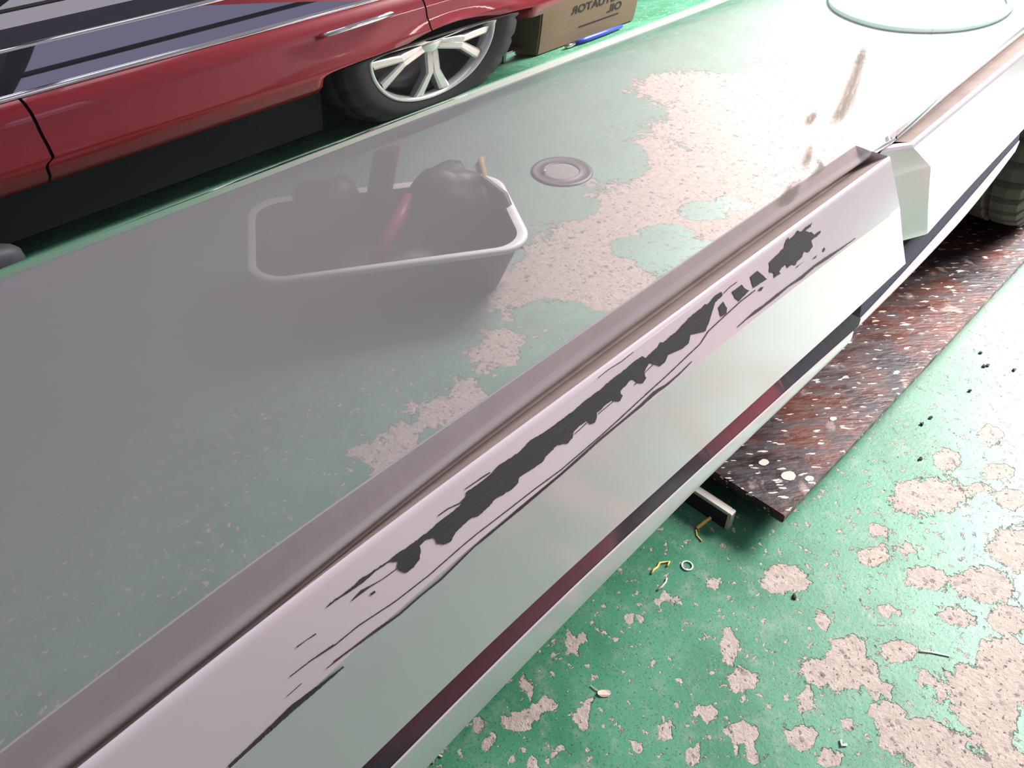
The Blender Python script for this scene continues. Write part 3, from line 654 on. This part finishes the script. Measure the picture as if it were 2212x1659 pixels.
# ---- drain cover
dr = thing('floor_drain', 'round iron floor drain with a concrete filled middle', 'drain', (1.39, -.93, 0))
bm = bmesh.new(); lathe(bm, [(.079, .0005), (.077, .004), (.070, .004), (.066, .0025), (.048, .0025), (.046, .004), (.044, .001)], (1.39, -.93, 0), 'z', 48); frombm('iron_ring', bm, mat=M['iron'], parent=dr, smooth=True)
bm = bmesh.new(); lathe(bm, [(.0445, .001), (.03, .0022), (.0, .0026)], (1.39, -.93, 0), 'z', 32); frombm('filling', bm, mat=M['conc'], parent=dr, smooth=True)
bm = bmesh.new(); bmesh.ops.create_uvsphere(bm, u_segments=10, v_segments=6, radius=.006, matrix=Matrix.Translation((1.352, -.955, .005))); frombm('bolt_head', bm, mat=M['chrome'], parent=dr, smooth=True)
# little L shaped stick beside the drain
bm = bmesh.new(); tube(bm, [(1.17, -1.03, .008), (1.22, -1.03, .008), (1.27, -1.10, .008), (1.285, -1.115, .008)], .008, 8); tag(frombm('wooden_stick', bm, mat=M['wood'], smooth=True), 'short bent wooden stick on the floor near the drain', 'stick')
# ---- hoop of hose
hc = (3.40, -.90); bm = bmesh.new(); tube(bm, [(hc[0]+.41*math.cos(a)*(1+.006*math.sin(7*a)), hc[1]+.30*math.sin(a), .014) for a in np.linspace(0, 2*math.pi, 90, endpoint=False)], .013, 8, True)
tag(frombm('hose_loop', bm, mat=M['hoop'], smooth=True), 'pale turquoise hose loop lying on the bright floor', 'hose')
# ---- dark rounded object of unknown kind at the far left of the mirrored floor
bm = bmesh.new(); bmesh.ops.create_uvsphere(bm, u_segments=24, v_segments=14, radius=1)
for v in bm.verts:
    n_ = Vector([math.copysign(abs(a)**.6, a) for a in v.co]); v.co = Vector((.10+n_.x*.165, -1.40+n_.y*.06, .075+n_.z*.075))
tag(frombm('rounded_object', bm, mat=M['greyp'], smooth=True), 'dark grey rounded object on the floor beside the red car sill', 'pad')
# ---- tub of tools
tubc = Vector((.79, -.865, 0)); ang = math.radians(31)
tb = thing('plastic_tub', 'white rimmed plastic tub full of dark tools on the floor', 'tub', tubc)
RZ = .125
def rrect(hx, hy, r, z, n=8):
    out = []
    for cx, cy, a0 in ((hx-r, hy-r, 0), (-hx+r, hy-r, 90), (-hx+r, -hy+r, 180), (hx-r, -hy+r, 270)):
        for i in range(n+1):
            a = math.radians(a0+90*i/n); p = Vector((cx+r*math.cos(a), cy+r*math.sin(a), z))
            out.append(Vector((tubc.x+p.x*math.cos(ang)-p.y*math.sin(ang), tubc.y+p.x*math.sin(ang)+p.y*math.cos(ang), z)))
    return out
def rings(name, specs, mat, parent, cap=None):
    rs = [rrect(*s) for s in specs]; v = [p for r_ in rs for p in r_]; m = len(rs[0]); f = []
    for i in range(len(rs)-1):
        for j in range(m): f.append((i*m+j, i*m+(j+1) % m, (i+1)*m+(j+1) % m, (i+1)*m+j))
    if cap: f.append(tuple(range((len(rs)-1)*m, len(rs)*m)))
    return pydata(name, v, f, mat=mat, parent=parent, smooth=True)
rings('rim', [(.256, .146, .06, RZ-.008), (.266, .156, .066, RZ-.004), (.267, .157, .066, RZ+.004), (.258, .148, .06, RZ+.006), (.248, .138, .056, RZ+.002)], M['tub'], tb)
rings('shell', [(.256, .146, .06, RZ-.006), (.215, .11, .05, .002)], M['tubin'], tb, True)
rings('lining', [(.248, .138, .056, RZ+.002), (.21, .108, .048, .03)], M['tubin'], tb, True)
def tl_(x, y, z): return Vector((tubc.x+x*math.cos(ang)-y*math.sin(ang), tubc.y+x*math.sin(ang)+y*math.cos(ang), z))
def lump(name, c, r, mat, label, cat, seed):
    bm = bmesh.new(); bmesh.ops.create_icosphere(bm, subdivisions=3, radius=1); cc = tl_(*c)
    for v in bm.verts:
        p = v.co.copy(); s = 1+.38*mnoise.noise(p*1.7+Vector((seed, 0, 0)))+.16*mnoise.noise(p*4.5+Vector((seed, 3, 0))); v.co = cc+Vector((p.x*r[0]*s, p.y*r[1]*s, p.z*r[2]*s))
    tag(frombm(name, bm, mat=mat, smooth=True), label, cat)
lump('work_glove', (-.11, -.075, .125), (.085, .06, .065), M['tubin'], 'dark crumpled glove in the left end of the tub', 'glove', 3)
lump('work_glove', (.135, -.06, .135), (.088, .062, .072), M['tubin'], 'dark crumpled glove in the right end of the tub', 'glove', 9)
lump('rag', (.02, .055, .070), (.075, .035, .022), M['greyp'], 'dark rag lying low in the middle of the tub', 'rag', 15)
bm = bmesh.new(); tube(bm, [tl_(-.05, .10, .085), tl_(.02, .02, .135), tl_(.06, -.03, .16)], .014, 10); tag(frombm('screwdriver', bm, mat=M['redp'], smooth=True), 'red screwdriver slanting across the tub', 'screwdriver')
br_ = thing('brush', 'brush with an orange wooden back standing in the tub', 'brush', tl_(.0, -.10, .1))
bm = bmesh.new(); box(bm, (-.022, -.012, -.07), (.022, .012, .075), .008, Matrix.Translation(tl_(.005, -.105, .165)) @ Matrix.Rotation(.35, 4, 'Y')); frombm('bristles', bm, mat=M['greyp'], parent=br_)
bm = bmesh.new(); box(bm, (.023, -.010, -.07), (.034, .012, .08), .004, Matrix.Translation(tl_(.005, -.105, .165)) @ Matrix.Rotation(.35, 4, 'Y')); frombm('back', bm, mat=M['orange'], parent=br_)
bm = bmesh.new(); tube(bm, [tl_(.16, -.08, .18), tl_(.21, -.07, .165), tl_(.25, -.03, .14), tl_(.262, .02, .10), tl_(.262, .05, .06)], .010, 8); tag(frombm('rubber_hose', bm, mat=M['tubin'], smooth=True), 'black hose end hanging over the right rim of the tub', 'hose')
